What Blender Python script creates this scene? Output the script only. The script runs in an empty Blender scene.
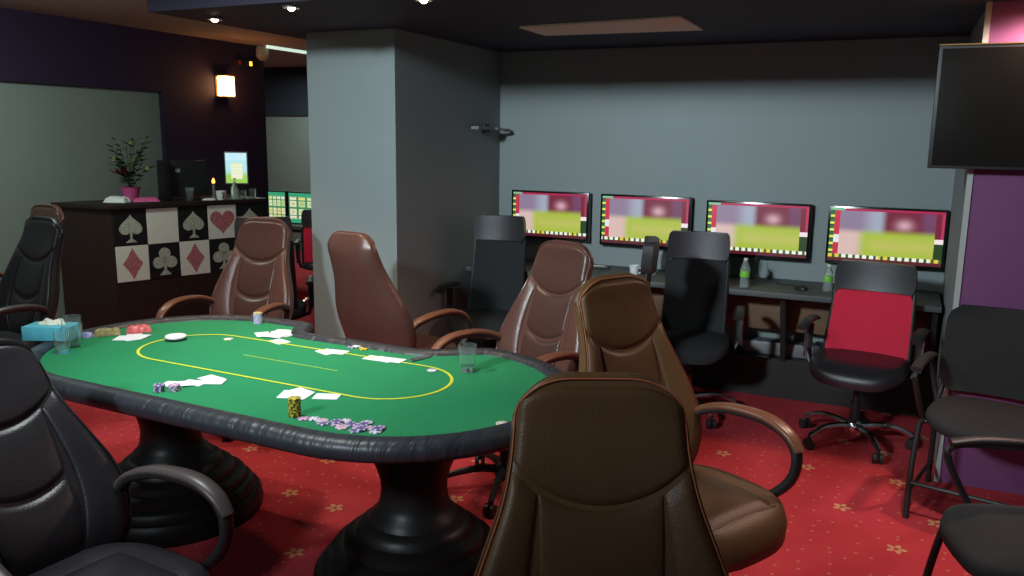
import bpy, bmesh, math, random
from mathutils import Vector, Matrix
random.seed(7)
C = bpy.context.scene.collection
PI = math.pi
# ------------------------------------------------------------------ materials
def mat(name, col, rough=.6, metal=0., bump=0., bscale=60, var=0., vscale=8, spec=.5, emit=None, estr=0., trans=0., alpha=1., ior=1.45, sheen=0.):
    m = bpy.data.materials.new(name); m.use_nodes = True
    nt = m.node_tree; b = nt.nodes['Principled BSDF']
    b.inputs['Base Color'].default_value = (*col, 1); b.inputs['Roughness'].default_value = rough
    b.inputs['Metallic'].default_value = metal; b.inputs['Specular IOR Level'].default_value = spec
    b.inputs['Transmission Weight'].default_value = trans; b.inputs['IOR'].default_value = ior
    b.inputs['Alpha'].default_value = alpha; b.inputs['Sheen Weight'].default_value = sheen
    if emit: b.inputs['Emission Color'].default_value = (*emit, 1); b.inputs['Emission Strength'].default_value = estr
    tc = nt.nodes.new('ShaderNodeTexCoord')
    n = nt.nodes.new('ShaderNodeTexNoise'); n.inputs['Scale'].default_value = vscale; n.inputs['Detail'].default_value = 4
    nt.links.new(tc.outputs['Object'], n.inputs['Vector'])
    mx = nt.nodes.new('ShaderNodeMix'); mx.data_type = 'RGBA'
    mx.inputs[6].default_value = (*[c*(1-var) for c in col], 1); mx.inputs[7].default_value = (*[min(1, c*(1+var)) for c in col], 1)
    nt.links.new(n.outputs['Fac'], mx.inputs[0]); nt.links.new(mx.outputs[2], b.inputs['Base Color'])
    if bump:
        n2 = nt.nodes.new('ShaderNodeTexNoise'); n2.inputs['Scale'].default_value = bscale; n2.inputs['Detail'].default_value = 3
        nt.links.new(tc.outputs['Object'], n2.inputs['Vector'])
        bp = nt.nodes.new('ShaderNodeBump'); bp.inputs['Strength'].default_value = bump; bp.inputs['Distance'].default_value = .01
        nt.links.new(n2.outputs['Fac'], bp.inputs['Height']); nt.links.new(bp.outputs['Normal'], b.inputs['Normal'])
    return m
M = {}
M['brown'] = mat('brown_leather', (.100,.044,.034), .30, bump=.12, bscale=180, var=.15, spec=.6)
M['brown_in'] = mat('brown_leather_pad', (.066,.029,.022), .32, bump=.12, bscale=180, var=.15, spec=.6)  # painted darker than the shell so the bolsters read as catching highlights
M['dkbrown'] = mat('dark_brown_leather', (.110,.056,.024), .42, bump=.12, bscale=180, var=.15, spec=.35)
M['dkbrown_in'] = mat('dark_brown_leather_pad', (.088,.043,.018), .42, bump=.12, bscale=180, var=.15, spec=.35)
M['blackleather'] = mat('black_leather', (.025,.023,.028), .36, bump=.12, bscale=180, var=.15, spec=.6)
M['stitch'] = mat('orange_thread', (.42,.11,.045), .7)
M['armtop'] = mat('brown_arm_pad', (.18,.070,.038), .33, var=.1, spec=.6)
M['armdark'] = mat('dark_arm_pad', (.075,.055,.055), .38, var=.1, spec=.6)
M['blackplastic'] = mat('black_plastic', (.018,.018,.019), .45, var=.1)
M['blackfabric'] = mat('black_fabric', (.018,.02,.022), .9, bump=.3, bscale=400, var=.25, vscale=120)
M['graymesh'] = mat('dark_mesh_fabric', (.017,.020,.023), .8, bump=.4, bscale=500, var=.35, vscale=200)
M['redmesh'] = mat('red_mesh_fabric', (.72,.018,.055), .75, bump=.4, bscale=400, var=.2, vscale=160)
M['chrome'] = mat('chrome', (.75,.75,.76), .16, metal=1.)
M['redshroud'] = mat('red_gas_shroud', (.35,.05,.05), .45)
M['rail'] = mat('black_padded_rail', (.028,.031,.038), .42, bump=.15, bscale=120, var=.15, spec=.55)
M['tablewood'] = mat('black_lacquer', (.010,.009,.009), .42, var=.2, spec=.3)
M['felt'] = mat('green_felt', (.012,.225,.082), .95, bump=.15, bscale=500, var=.12, vscale=5)
M['yellow'] = mat('yellow_print', (.62,.66,.03), .85)
M['yellowdim'] = mat('faded_yellow_print', (.25,.45,.06), .9)
M['wall'] = mat('grey_paint', (.235,.275,.280), .8, bump=.05, bscale=90, var=.05, vscale=2)
M['wallgreen'] = mat('grey_green_paint', (.26,.31,.285), .8, bump=.05, bscale=90, var=.05, vscale=2)
M['purpledark'] = mat('dark_purple_paint', (.030,.018,.050), .7, var=.08, vscale=3)
M['navy'] = mat('dark_navy_paint', (.030,.036,.055), .8, var=.08, vscale=3)
M['purple'] = mat('purple_paint', (.190,.060,.175), .6, var=.08, vscale=3)
M['ceilingdark'] = mat('dark_aubergine_ceiling_paint', (.029,.026,.048), .75, var=.1, vscale=2)
M['ceilingbeige'] = mat('beige_ceiling_paint', (.36,.31,.25), .85, var=.05, vscale=2)
M['panel'] = mat('beige_ceiling_panel', (.80,.76,.66), .7)
M['whitetrim'] = mat('white_trim', (.42,.45,.44), .6)
M['desk'] = mat('dark_grey_laminate', (.075,.085,.085), .5, var=.12, vscale=14)
M['deskdark'] = mat('black_laminate', (.022,.02,.02), .5, var=.2, vscale=14)
M['wood'] = mat('brown_laminate', (.15,.09,.05), .55, var=.3, vscale=18)
M['barwood'] = mat('dark_bar_wood', (.020,.012,.010), .5, var=.35, vscale=16)
M['barbrown'] = mat('dark_brown_bar_wood', (.026,.013,.010), .5, var=.35, vscale=16)
M['tilewhite'] = mat('white_tile', (.78,.76,.68), .45, var=.06, vscale=20)
M['tileblack'] = mat('black_tile', (.012,.012,.013), .4)
M['suitred'] = mat('speckled_red_suit', (.46,.15,.16), .6, var=.75, vscale=70)
M['suitsilver'] = mat('speckled_silver_suit', (.42,.44,.36), .5, var=.75, vscale=70)
M['white'] = mat('white_card', (.86,.87,.88), .5)
M['whiteplastic'] = mat('white_plastic', (.75,.74,.74), .4)
M['tissuebox'] = mat('light_blue_card', (.10,.50,.62), .6, var=.15, vscale=30)
M['tissue'] = mat('cream_tissue', (.80,.78,.62), .9)
M['glass'] = mat('clear_glass', (.90,.96,.97), .05, trans=.96, ior=1.3)
M['petplastic'] = mat('clear_bottle_plastic', (.80,.90,.86), .10, trans=.80, ior=1.25)
M['water'] = mat('clear_water', (.9,.97,.96), .02, trans=1., ior=1.33)
M['greenlabel'] = mat('green_label', (.20,.55,.06), .5)
M['chipblue'] = mat('lilac_chip', (.42,.38,.72), .45)
M['chipyellow'] = mat('yellow_chip', (.62,.50,.04), .45)
M['chipblack'] = mat('black_chip', (.03,.03,.03), .45)
M['chippink'] = mat('pink_chip', (.68,.42,.55), .45)
M['chipwhite'] = mat('white_chip', (.72,.72,.74), .45)
M['chippurple'] = mat('purple_chip', (.16,.10,.30), .45)
M['pinkfoil'] = mat('pink_wrapper', (.62,.10,.28), .4, var=.3, vscale=40)
M['snack'] = mat('coloured_snack_wrapper', (.35,.28,.12), .35, var=.7, vscale=50)
M['snackred'] = mat('red_snack_wrapper', (.62,.12,.12), .35, var=.5, vscale=60)
M['leaf'] = mat('dull_green_leaf', (.055,.11,.05), .6, var=.3)
M['leafyellow'] = mat('yellow_green_bud', (.32,.33,.10), .6, var=.3)
M['redflower'] = mat('dark_red_petal', (.30,.03,.05), .6, var=.3)
M['orange'] = mat('orange_lamp', (.9,.25,.05), .5, emit=(1,.22,.04), estr=6.)
M['indicator'] = mat('amber_indicator', (.9,.5,.05), .5, emit=(1,.45,.03), estr=4.)
M['lampglow'] = mat('glowing_lamp_shade', (.95,.8,.55), .6, emit=(1,.50,.19), estr=8.)
M['spotglow'] = mat('lit_spot_lens', (1,.9,.7), .5, emit=(1,.80,.55), estr=25.)
M['led'] = mat('lit_led_strip', (.9,1,.9), .5, emit=(.75,1,.82), estr=.8)
M['screenblack'] = mat('black_glossy_screen', (.007,.007,.006), .15, spec=.5)
M['goldtrim'] = mat('bronze_trim', (.35,.22,.08), .35, metal=.7)
M['greymetal'] = mat('grey_metal', (.20,.21,.22), .5, metal=.3)
M['brass'] = mat('worn_brass', (.45,.34,.18), .4, metal=.6)
def rail_wrinkles():
    nt = M['rail'].node_tree; b = nt.nodes['Principled BSDF']
    tc = nt.nodes.new('ShaderNodeTexCoord'); mp = nt.nodes.new('ShaderNodeMapping'); mp.inputs['Scale'].default_value = (22, 5, 5)
    n = nt.nodes.new('ShaderNodeTexNoise'); n.inputs['Scale'].default_value = 1.; n.inputs['Detail'].default_value = 3; n.inputs['Distortion'].default_value = .5
    bp = nt.nodes.new('ShaderNodeBump'); bp.inputs['Strength'].default_value = .55; bp.inputs['Distance'].default_value = .02
    nt.links.new(tc.outputs['Object'], mp.inputs[0]); nt.links.new(mp.outputs[0], n.inputs['Vector'])
    nt.links.new(n.outputs['Fac'], bp.inputs['Height']); nt.links.new(bp.outputs['Normal'], b.inputs['Normal'])
rail_wrinkles()
def carpet_mat():
    m = bpy.data.materials.new('red_patterned_carpet'); m.use_nodes = True; nt = m.node_tree; L = nt.links.new
    b = nt.nodes['Principled BSDF']; b.inputs['Roughness'].default_value = .97; b.inputs['Specular IOR Level'].default_value = .15
    tc = nt.nodes.new('ShaderNodeTexCoord')
    def math_(op, a, b_=None, c=None):
        n = nt.nodes.new('ShaderNodeMath'); n.operation = op
        for i, v in enumerate((a, b_, c)):
            if v is None: continue
            if isinstance(v, (int, float)): n.inputs[i].default_value = v
            else: L(v, n.inputs[i])
        return n.outputs[0]
    def cells(scale, rnd):
        v = nt.nodes.new('ShaderNodeTexVoronoi'); v.voronoi_dimensions = '2D'; v.inputs['Scale'].default_value = scale; v.inputs['Randomness'].default_value = rnd
        L(tc.outputs['Object'], v.inputs['Vector']); return v
    # little dots
    v1 = cells(12., .75)
    dots = math_('LESS_THAN', v1.outputs['Distance'], .085)
    sep = nt.nodes.new('ShaderNodeSeparateColor'); L(v1.outputs['Color'], sep.inputs[0])
    dots = math_('MULTIPLY', dots, math_('LESS_THAN', sep.outputs[0], .75))
    # flower sprigs on a regular lattice
    v2 = cells(2.6, .7)
    sb = nt.nodes.new('ShaderNodeVectorMath'); sb.operation = 'SUBTRACT'
    L(tc.outputs['Object'], sb.inputs[0]); L(v2.outputs['Position'], sb.inputs[1])
    sx = nt.nodes.new('ShaderNodeSeparateXYZ'); L(sb.outputs[0], sx.inputs[0])
    ang = math_('ARCTAN2', sx.outputs[1], sx.outputs[0])
    rad = math_('SQRT', math_('ADD', math_('MULTIPLY', sx.outputs[0], sx.outputs[0]), math_('MULTIPLY', sx.outputs[1], sx.outputs[1])))
    pet = math_('ABSOLUTE', math_('COSINE', math_('MULTIPLY', ang, 2.5)))
    lim = math_('MULTIPLY_ADD', pet, .032, .010)
    fl = math_('LESS_THAN', rad, lim)
    hole = math_('GREATER_THAN', rad, .011); fl = math_('MULTIPLY', fl, hole)
    sp2 = nt.nodes.new('ShaderNodeSeparateColor'); L(v2.outputs['Color'], sp2.inputs[0]); fl = math_('MULTIPLY', fl, math_('LESS_THAN', sp2.outputs[1], .7))
    fac = math_('MINIMUM', math_('ADD', math_('MULTIPLY', dots, .45), fl), 1.)
    n = nt.nodes.new('ShaderNodeTexNoise'); n.inputs['Scale'].default_value = 3.; n.inputs['Detail'].default_value = 6
    L(tc.outputs['Object'], n.inputs['Vector'])
    n3 = nt.nodes.new('ShaderNodeTexNoise'); n3.inputs['Scale'].default_value = 220.; L(tc.outputs['Object'], n3.inputs['Vector'])
    mx = nt.nodes.new('ShaderNodeMix'); mx.data_type = 'RGBA'; mx.inputs[6].default_value = (.44,.035,.050,1); mx.inputs[7].default_value = (.62,.062,.072,1)
    L(n.outputs['Fac'], mx.inputs[0])
    m2 = nt.nodes.new('ShaderNodeMix'); m2.data_type = 'RGBA'; m2.inputs[7].default_value = (.62,.33,.17,1)
    L(fac, m2.inputs[0]); L(mx.outputs[2], m2.inputs[6]); L(m2.outputs[2], b.inputs['Base Color'])
    bp = nt.nodes.new('ShaderNodeBump'); bp.inputs['Strength'].default_value = .4; bp.inputs['Distance'].default_value = .004
    L(n3.outputs['Fac'], bp.inputs['Height']); L(bp.outputs['Normal'], b.inputs['Normal'])
    return m
M['carpet'] = carpet_mat()
def screen_mat(name, strength):
    m = bpy.data.materials.new(name); m.use_nodes = True; nt = m.node_tree; b = nt.nodes['Principled BSDF']
    b.inputs['Base Color'].default_value = (.01,.01,.01,1); b.inputs['Roughness'].default_value = .3
    a = nt.nodes.new('ShaderNodeAttribute'); a.attribute_name = 'picture'
    nt.links.new(a.outputs['Color'], b.inputs['Emission Color']); b.inputs['Emission Strength'].default_value = strength
    return m
M['screen'] = screen_mat('lit_screen', 1.0)

# ------------------------------------------------------------------ mesh builder
class MB:
    def __init__(s): s.v = []; s.f = []
    def add(s, vs, fs):
        o = len(s.v); s.v += [tuple(v) for v in vs]; s.f += [tuple(i+o for i in f) for f in fs]; return s
    def box(s, x0, x1, y0, y1, z0, z1, M4=None):
        vs = [Vector(p) for p in [(x0,y0,z0),(x1,y0,z0),(x1,y1,z0),(x0,y1,z0),(x0,y0,z1),(x1,y0,z1),(x1,y1,z1),(x0,y1,z1)]]
        if M4: vs = [M4 @ v for v in vs]
        return s.add(vs, [(0,3,2,1),(4,5,6,7),(0,1,5,4),(1,2,6,5),(2,3,7,6),(3,0,4,7)])
    def rings(s, rs, closed=False, caps=True):
        n = len(rs[0]); vs = [p for r in rs for p in r]; fs = []
        K = len(rs)
        for i in range(K if closed else K-1):
            a = i*n; b = ((i+1) % K)*n
            for j in range(n): k = (j+1) % n; fs.append((a+j, a+k, b+k, b+j))
        if caps and not closed: fs.append(tuple(range(n))[::-1]); fs.append(tuple(range((K-1)*n, K*n)))
        return s.add(vs, fs)
    def lathe(s, prof, n=24, c=(0,0,0)):
        return s.rings([[(c[0]+r*math.cos(2*PI*j/n), c[1]+r*math.sin(2*PI*j/n), c[2]+z) for j in range(n)] for r, z in prof])
    def cyl(s, x, y, z0, z1, r, n=16): return s.lathe([(r,z0),(r,z1)], n, (x,y,0))
    def tube(s, pts, r, n=8, wide=None, up=(0,0,1), closed=False):
        """sweep of an ellipse: r thick, wide along the axis given by wide_axis=up cross tangent"""
        P = [Vector(p) for p in pts]; rs = []; K = len(P)
        for i, p in enumerate(P):
            if closed: t = P[(i+1) % K]-P[i-1]
            else: t = P[min(i+1, K-1)]-P[max(i-1, 0)]
            t.normalize(); ri = r[i] if isinstance(r, (list, tuple)) else r
            u = Vector(up); a = t.cross(u)
            if a.length < 1e-4: a = t.cross(Vector((1,0,0)))
            a.normalize(); b = a.cross(t); w = (wide[i] if isinstance(wide, (list, tuple)) else wide) if wide else ri
            rs.append([p + a*w*math.cos(2*PI*j/n) + b*ri*math.sin(2*PI*j/n) for j in range(n)])
        return s.rings(rs, closed)
    def prism(s, outline, z0, z1):
        n = len(outline)
        vs = [(x,y,z0) for x,y in outline]+[(x,y,z1) for x,y in outline]
        return s.add(vs, [tuple(range(n))[::-1], tuple(range(n,2*n))]+[(i,(i+1)%n,(i+1)%n+n,i+n) for i in range(n)])
    def grid(s, P, closed=False):
        n = len(P[0]); vs = [p for r in P for p in r]
        return s.add(vs, [(i*n+j, i*n+j+1, (i+1)*n+j+1, (i+1)*n+j) for i in range(len(P)-1) for j in range(n-1)])
    def build(s, name, m, parent=None, loc=None, rz=0, bevel=0, seg=2, smooth=True, sub=0, M4=None, angle=40):
        me = bpy.data.meshes.new(name); me.from_pydata(s.v, [], s.f)
        bm = bmesh.new(); bm.from_mesh(me); bmesh.ops.recalc_face_normals(bm, faces=bm.faces)
        if bevel: bmesh.ops.bevel(bm, geom=[e for e in bm.edges if e.is_manifold and e.calc_face_angle(0) > .5], offset=bevel, segments=seg, affect='EDGES', profile=.6)
        bm.to_mesh(me); bm.free()
        if smooth:
            me.polygons.foreach_set('use_smooth', [True]*len(me.polygons)); me.set_sharp_from_angle(angle=math.radians(angle))
        me.materials.append(m if not isinstance(m, str) else M[m])
        o = bpy.data.objects.new(name, me); C.objects.link(o)
        if parent: o.parent = parent
        if loc is not None: o.location = loc
        o.rotation_euler = (0,0,rz)
        if M4 is not None: o.matrix_local = M4
        if sub:
            md = o.modifiers.new('Subdivision', 'SUBSURF'); md.levels = sub; md.render_levels = sub
        return o
def catmull(P, n=8, closed=False):
    P = [Vector(p) for p in P]; out = []; K = len(P)
    for i in range(K if closed else K-1):
        if closed: a, b, c, d = P[i-1], P[i], P[(i+1) % K], P[(i+2) % K]
        else: a, b, c, d = P[max(i-1,0)], P[i], P[i+1], P[min(i+2,K-1)]
        for k in range(n):
            t = k/n; out.append(.5*((2*b)+(c-a)*t+(2*a-5*b+4*c-d)*t*t+(3*b-a-3*c+d)*t**3))
    if not closed: out.append(P[-1])
    return out
def interp(tab, t):
    if t <= tab[0][0]: return tab[0][1]
    for (a, x), (b, y) in zip(tab, tab[1:]):
        if t <= b:
            k = (t-a)/(b-a); k = k*k*(3-2*k) if False else k
            return x+(y-x)*k
    return tab[-1][1]
def smooth_tab(tab, t):
    """Catmull-Rom through (t,value) pairs"""
    n = len(tab)
    if t <= tab[0][0]: return tab[0][1]
    if t >= tab[-1][0]: return tab[-1][1]
    for i in range(n-1):
        if t <= tab[i+1][0]:
            x0, y0 = tab[i]; x1, y1 = tab[i+1]
            m0 = (tab[i+1][1]-tab[i-1][1])/(tab[i+1][0]-tab[i-1][0]) if i else (y1-y0)/(x1-x0)
            m1 = (tab[i+2][1]-y0)/(tab[i+2][0]-x0) if i+2 < n else (y1-y0)/(x1-x0)
            h = x1-x0; k = (t-x0)/h
            return (2*k**3-3*k*k+1)*y0+(k**3-2*k*k+k)*h*m0+(-2*k**3+3*k*k)*y1+(k**3-k*k)*h*m1
def tag(o, label=None, cat=None, group=None, kind=None):
    if label: o['label'] = label
    if cat: o['category'] = cat
    if group: o['group'] = group
    if kind: o['kind'] = kind
    return o
def thing(name, label, cat, loc=(0,0,0), rz=0, group=None):
    o = bpy.data.objects.new(name, None); C.objects.link(o); o.empty_display_size = .1
    o.location = loc; o.rotation_euler = (0,0,rz); return tag(o, label, cat, group)
def copy_tree(o, parent=None):
    c = o.copy(); C.objects.link(c)
    if parent: c.parent = parent
    for ch in [x for x in bpy.data.objects if x.parent == o]: copy_tree(ch, c)
    return c
def place(proto, used, loc, face, label, group, z=0):
    """face = direction the thing looks in plan; local front is -Y"""
    o = proto if not used else copy_tree(proto)
    o.location = (loc[0], loc[1], z); o.rotation_euler = (0,0,math.atan2(face[0], -face[1]))
    o['label'] = label
    if group: o['group'] = group
    return o
def struct(name, mb, m, **k):
    o = mb.build(name, m, smooth=False, **k); o['kind'] = 'structure'; return o

# ------------------------------------------------------------------ the room
YW, XL, ZC, ZS = 5.70, -6.5, 2.60, 2.28
struct('floor', MB().box(-9.6, 2.4, -1.6, 9.6, -.05, 0), 'carpet')
struct('ceiling', MB().box(-9.6, 2.4, 1.2, 9.6, ZC, ZC+.08), 'ceilingbeige')
struct('ceiling_dropped', MB().box(-3.67, 2.4, 3.27, YW, ZS, ZC), 'ceilingdark')
struct('trim_1', MB().box(-3.67, -3.45, YW, 9.5, ZS, ZC), 'ceilingdark')
struct('wall_back', MB().box(-2.79, 2.4, YW, YW+.12, 0, ZC), 'wall')
struct('wall_column', MB().box(-3.44, -2.79, 4.27, YW+.12, 0, ZC), 'wall')
struct('wall_left', MB().box(XL-.12, XL, -1.6, 7.27, 0, ZC), 'wallgreen')
struct('wall_right', MB().box(2.4, 2.52, -1.6, YW+.12, 0, ZC), 'wall')
struct('trim_2', MB().box(XL, XL+.05, -1.6, 7.27, 2.045, ZC), 'purpledark')
struct('trim_3', MB().box(XL, XL+.05, 5.86, 7.27, 0, 2.045), 'purpledark')
struct('wall_far', MB().box(-9.6, -3.3, 9.5, 9.62, 0, ZC), 'wallgreen')
struct('trim_4', MB().box(-9.6, -3.3, 9.47, 9.5, 1.93, ZC), 'navy')
struct('wall_far_left', MB().box(-9.72, -9.6, 7.3, 9.62, 0, ZC), 'wallgreen')
struct('wall_purple_column', MB().box(.29, 2.4, 4.41, YW, 0, ZS), 'purple')
struct('trim_5', MB().box(.268, .292, 4.398, 4.43, 0, ZS), 'whitetrim')
struct('wall_column_side', MB().box(.28, .29, 4.43, YW, 0, ZS), 'wall')
# dark skirting box along the foot of the television wall, with the grey strip lying on it
struct('baseboard_back', MB().box(-2.79, .27, 5.45, YW, 0, .26), 'deskdark')

# ------------------------------------------------------------------ ceiling fittings
t = tag(MB().prism([(-2.05,4.42),(-1.1,4.33),(-1.1,4.86),(-2.05,4.80)], ZS-.012, ZS).build('ceiling_panel', 'panel', bevel=.003),
        'pale beige rectangular panel flush in the dark ceiling above the screens', 'ceiling panel')
def downlight(x, y, z, label):
    o = thing('ceiling_spotlight', label, 'ceiling light', (x,y,z), 0, 'round spotlights in the dark ceiling')
    MB().lathe([(.030,-.001),(.045,-.001),(.045,-.010),(.038,-.014),(.030,-.010)], 24).build('trim_ring', 'greymetal', o)
    MB().lathe([(.0005,-.026),(.009,-.024),(.016,-.018),(.019,-.008),(.019,-.001),(.0005,-.001)], 24).build('lens', 'spotglow', o)
downlight(-3.48, 3.55, ZS, 'small lit round ceiling spotlight nearest the corner of the dark ceiling')
downlight(-2.80, 3.37, ZS, 'small lit round ceiling spotlight above the grey column')
downlight(-2.06, 3.40, ZS, 'small lit round ceiling spotlight right of the grey column, at the picture top')
tag(MB().box(-6.30, -6.27, 7.15, 8.1, ZC-.03, ZC).build('led_strip', 'led'), 'lit white strip light on the ceiling of the far room left of the column', 'strip light')
o = thing('ceiling_sensor', 'beige round sensor hanging at the ceiling edge by the purple pillar', 'sensor', (-6.40, 7.20, ZC))
MB().lathe([(.02,0),(.06,-.005),(.07,-.05),(.065,-.12),(.03,-.15),(.001,-.155)], 20).build('housing', 'ceilingbeige', o)
# wall lantern
o = thing('wall_lantern', 'glowing square lantern on the dark purple pillar above the bar', 'wall lamp', (XL+.05, 6.62, 2.14))
MB().box(0, .02, -.07, .07, -.11, .13).build('back_plate', 'goldtrim', o, bevel=.004)
MB().box(.02, .12, -.075, .075, -.10, .10).build('lamp_shade', 'lampglow', o, bevel=.012)
MB().box(.0, .13, -.08, .08, .10, .115).box(.0, .13, -.08, .08, -.115, -.10).box(.0,.012,-.08,-.07,-.105,.105).box(.0,.012,.07,.08,-.105,.105).build('shade_frame', 'goldtrim', o, bevel=.003)
o = thing('alarm_unit', 'small dark box with two amber lights on purple wall by the lantern', 'alarm', (XL+.046, 6.97, 2.40))
MB().box(0, .04, -.14, .14, -.035, .035).build('housing', 'blackplastic', o, bevel=.005)
MB().box(.04, .046, -.12, -.085, -.02, .02).build('indicator', 'redshroud', o)
MB().box(.04, .046, .045, .075, -.022, .022).build('indicator', 'indicator', o)
# little wall bracket on the column side
o = thing('wall_bracket', 'small dark metal bracket high on the side of the grey column', 'bracket', (-2.79, 5.45, 1.72))
MB().box(0, .02, -.05, .05, -.03, .03).build('plate', 'blackplastic', o, bevel=.003)
MB().tube([(.02,0,0),(.09,.02,.0),(.12,.10,-.01),(.10,.2,-.01)], .011).box(.02, .08, -.25, 0, -.008, .012).build('arm', 'greymetal', o)

# ------------------------------------------------------------------ poker table
TC = Vector((-2.118, 2.453, 0)); HL, HW = 1.182, .614
def smst(a, b, x):
    k = max(0, min(1, (x-a)/(b-a))); return k*k*(3-2*k)
def table_outline(off=0, n=40):
    P = []
    r = HW-.0; sx = HL-r
    for i in range(n+1):
        a = -PI/2+PI*i/n; P.append((sx+r*math.cos(a), r*math.sin(a)))
    for i in range(1, 60):
        x = sx-2*sx*i/60; P.append((x, HW))
    for i in range(n+1):
        a = PI/2+PI*i/n; P.append((-sx+r*math.cos(a), r*math.sin(a)))
    for i in range(1, 40):
        x = -sx+2*sx*i/40; P.append((x, -HW))
    Q = []
    for x, y in P:
        if y > 0:
            d = .165*smst(-.395, -.255, x)*(1-smst(.30, .62, x))
            # the ends swell a touch into lobes beside the dealer cut-out
            y -= d*(1 if y > .3 else 0)
        Q.append(Vector((x, y, 0)))
    K = len(Q); R_ = []
    for i in range(K):
        t = (Q[(i+1) % K]-Q[i-1]).normalized(); nrm = Vector((t.y, -t.x, 0)); R_.append(Q[i]-nrm*off)
    return R_
tb = thing('poker_table', 'long green felt poker table with black padded rail and two black pedestals', 'poker table', TC, math.radians(-1.5))
rail_c = table_outline(.047)
rs = []
K = len(rail_c)
for i in range(K):
    t = (rail_c[(i+1) % K]-rail_c[i-1]).normalized(); nrm = Vector((t.y, -t.x, 0)); ring = []
    for j in range(20):
        a = 2*PI*j/20; ca, sa = math.cos(a), math.sin(a)
        ring.append(rail_c[i] + nrm*(.047*math.copysign(abs(ca)**.85, ca)) + Vector((0,0,.745+.037*math.copysign(abs(sa)**.9, sa))))
    rs.append(ring)
MB().rings(rs, closed=True).build('padded_rail', 'rail', tb)
MB().prism([(p.x, p.y) for p in table_outline(.065)], .735, .765).build('felt_top', 'felt', tb)
MB().prism([(p.x, p.y) for p in table_outline(.09)], .685, .735).build('table_apron', 'tablewood', tb)
def stadium(hl, hw, n=30):
    r = hw; s = hl-r; P = []
    for i in range(n+1): a = -PI/2+PI*i/n; P.append((s+r*math.cos(a), r*math.sin(a)))
    for i in range(n+1): a = PI/2+PI*i/n; P.append((-s+r*math.cos(a), r*math.sin(a)))
    return P
a_, b_ = stadium(.728, .230), stadium(.716, .219)
n = len(a_); mb = MB().add([(x,y,.7665) for x,y in a_]+[(x,y,.7665) for x,y in b_], [(i,(i+1)%n,(i+1)%n+n,i+n) for i in range(n)])
mb.build('betting_line', 'yellow', tb, loc=(-.027,.030,0), smooth=False)
MB().box(-.26, .22, .03, .037, .7655, .7662).build('centre_line', 'yellowdim', tb, smooth=False)
prof = [(.001,0),(.375,0),(.38,.03),(.372,.07),(.36,.085),(.342,.088),(.338,.115),(.325,.128),(.306,.13),(.305,.158),(.285,.17),(.262,.173),(.257,.2),(.235,.213),(.215,.217),(.208,.24),(.188,.256),(.17,.262),(.158,.285),(.14,.30),(.128,.33),(.122,.37),(.124,.41),(.138,.46),(.165,.52),(.205,.58),(.24,.625),(.262,.655),(.27,.6845),(.001,.6845)]
for x in (.575, -.70):
    MB().lathe(prof, 64).build('pedestal', 'tablewood', tb, loc=(x,.02,0))

# ------------------------------------------------------------------ executive chair
def width(t): return smooth_tab([(0,.205),(.12,.255),(.28,.282),(.42,.270),(.56,.234),(.68,.202),(.78,.186),(.87,.180),(.94,.178),(1,.176)], t)
BH = .74
RECLINE = 0.
def spine(t):   # centre line of the front face (y,z), t 0..1
    y = smooth_tab([(0,.215),(.2,.215),(.45,.27),(.7,.335),(.88,.375),(1,.385)], t) + RECLINE*max(t,0)**1.3
    z = smooth_tab([(0,.43),(1,.43+BH-.02)], t)
    return y, z
def front(u, t, h=0.):
    w = width(t)
    tt = min(t, .999)
    y, z = spine(t); y2, z2 = spine(min(t+.01, 1.)); y1, z1 = spine(max(t-.01, 0))
    ty, tz = y2-y1, z2-z1; L_ = math.hypot(ty, tz); ny, nz = -tz/L_, ty/L_
    # corners of the top are rounded: drop z near the sides
    k = max(0, (t-.86)/.14); ke = max(0, (abs(u)-.35)/.65); drop = .085*(1-math.sqrt(max(0, 1-ke*ke)))*k**1.5
    cv = -.035*abs(u)**2.2*(1-smst(.6,.95,t)*.7) - .008        # wings wrap forward
    edge = .012*smst(.86,1,abs(u))
    return Vector((u*w, y+cv+edge+ny*h, z-drop+nz*h))
def back_shell():
    R_ = []; n1 = 32; T = 40
    for i in range(T+1):
        t = i/T; w = width(t); f = []
        for j in range(n1+1): f.append(front(math.sin(PI/2*(-1+2*j/n1)), t))
        y, z = spine(t); th = smooth_tab([(0,.07),(.3,.10),(.6,.085),(.85,.070),(.95,.050),(1,.034)], t)
        for j in range(n1+1):
            u = math.sin(PI/2*(1-2*j/n1)); p = front(u, t)
            bulge = th*(1-abs(u)**4)**.5 if abs(u) < 1 else 0
            q = Vector((u*w*1.0, p.y+.010+bulge, p.z-.012*(1-abs(u)**3)*0))
            f.append(q)
        R_.append(f)
    # rounded crown: extra shrinking rings above
    last = R_[-1]; N2 = len(last)
    for ph in (25, 50, 70, 85):
        q = math.radians(ph); ring = []
        for j, p in enumerate(last):
            o_ = last[N2-1-j]; mid = (p+o_)/2; m2 = mid+(p-mid)*math.cos(q)
            ring.append(Vector((m2.x*(1-.06*math.sin(q)), m2.y, m2.z+.013*math.sin(q))))
        R_.append(ring)
    return MB().rings(R_)
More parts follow.
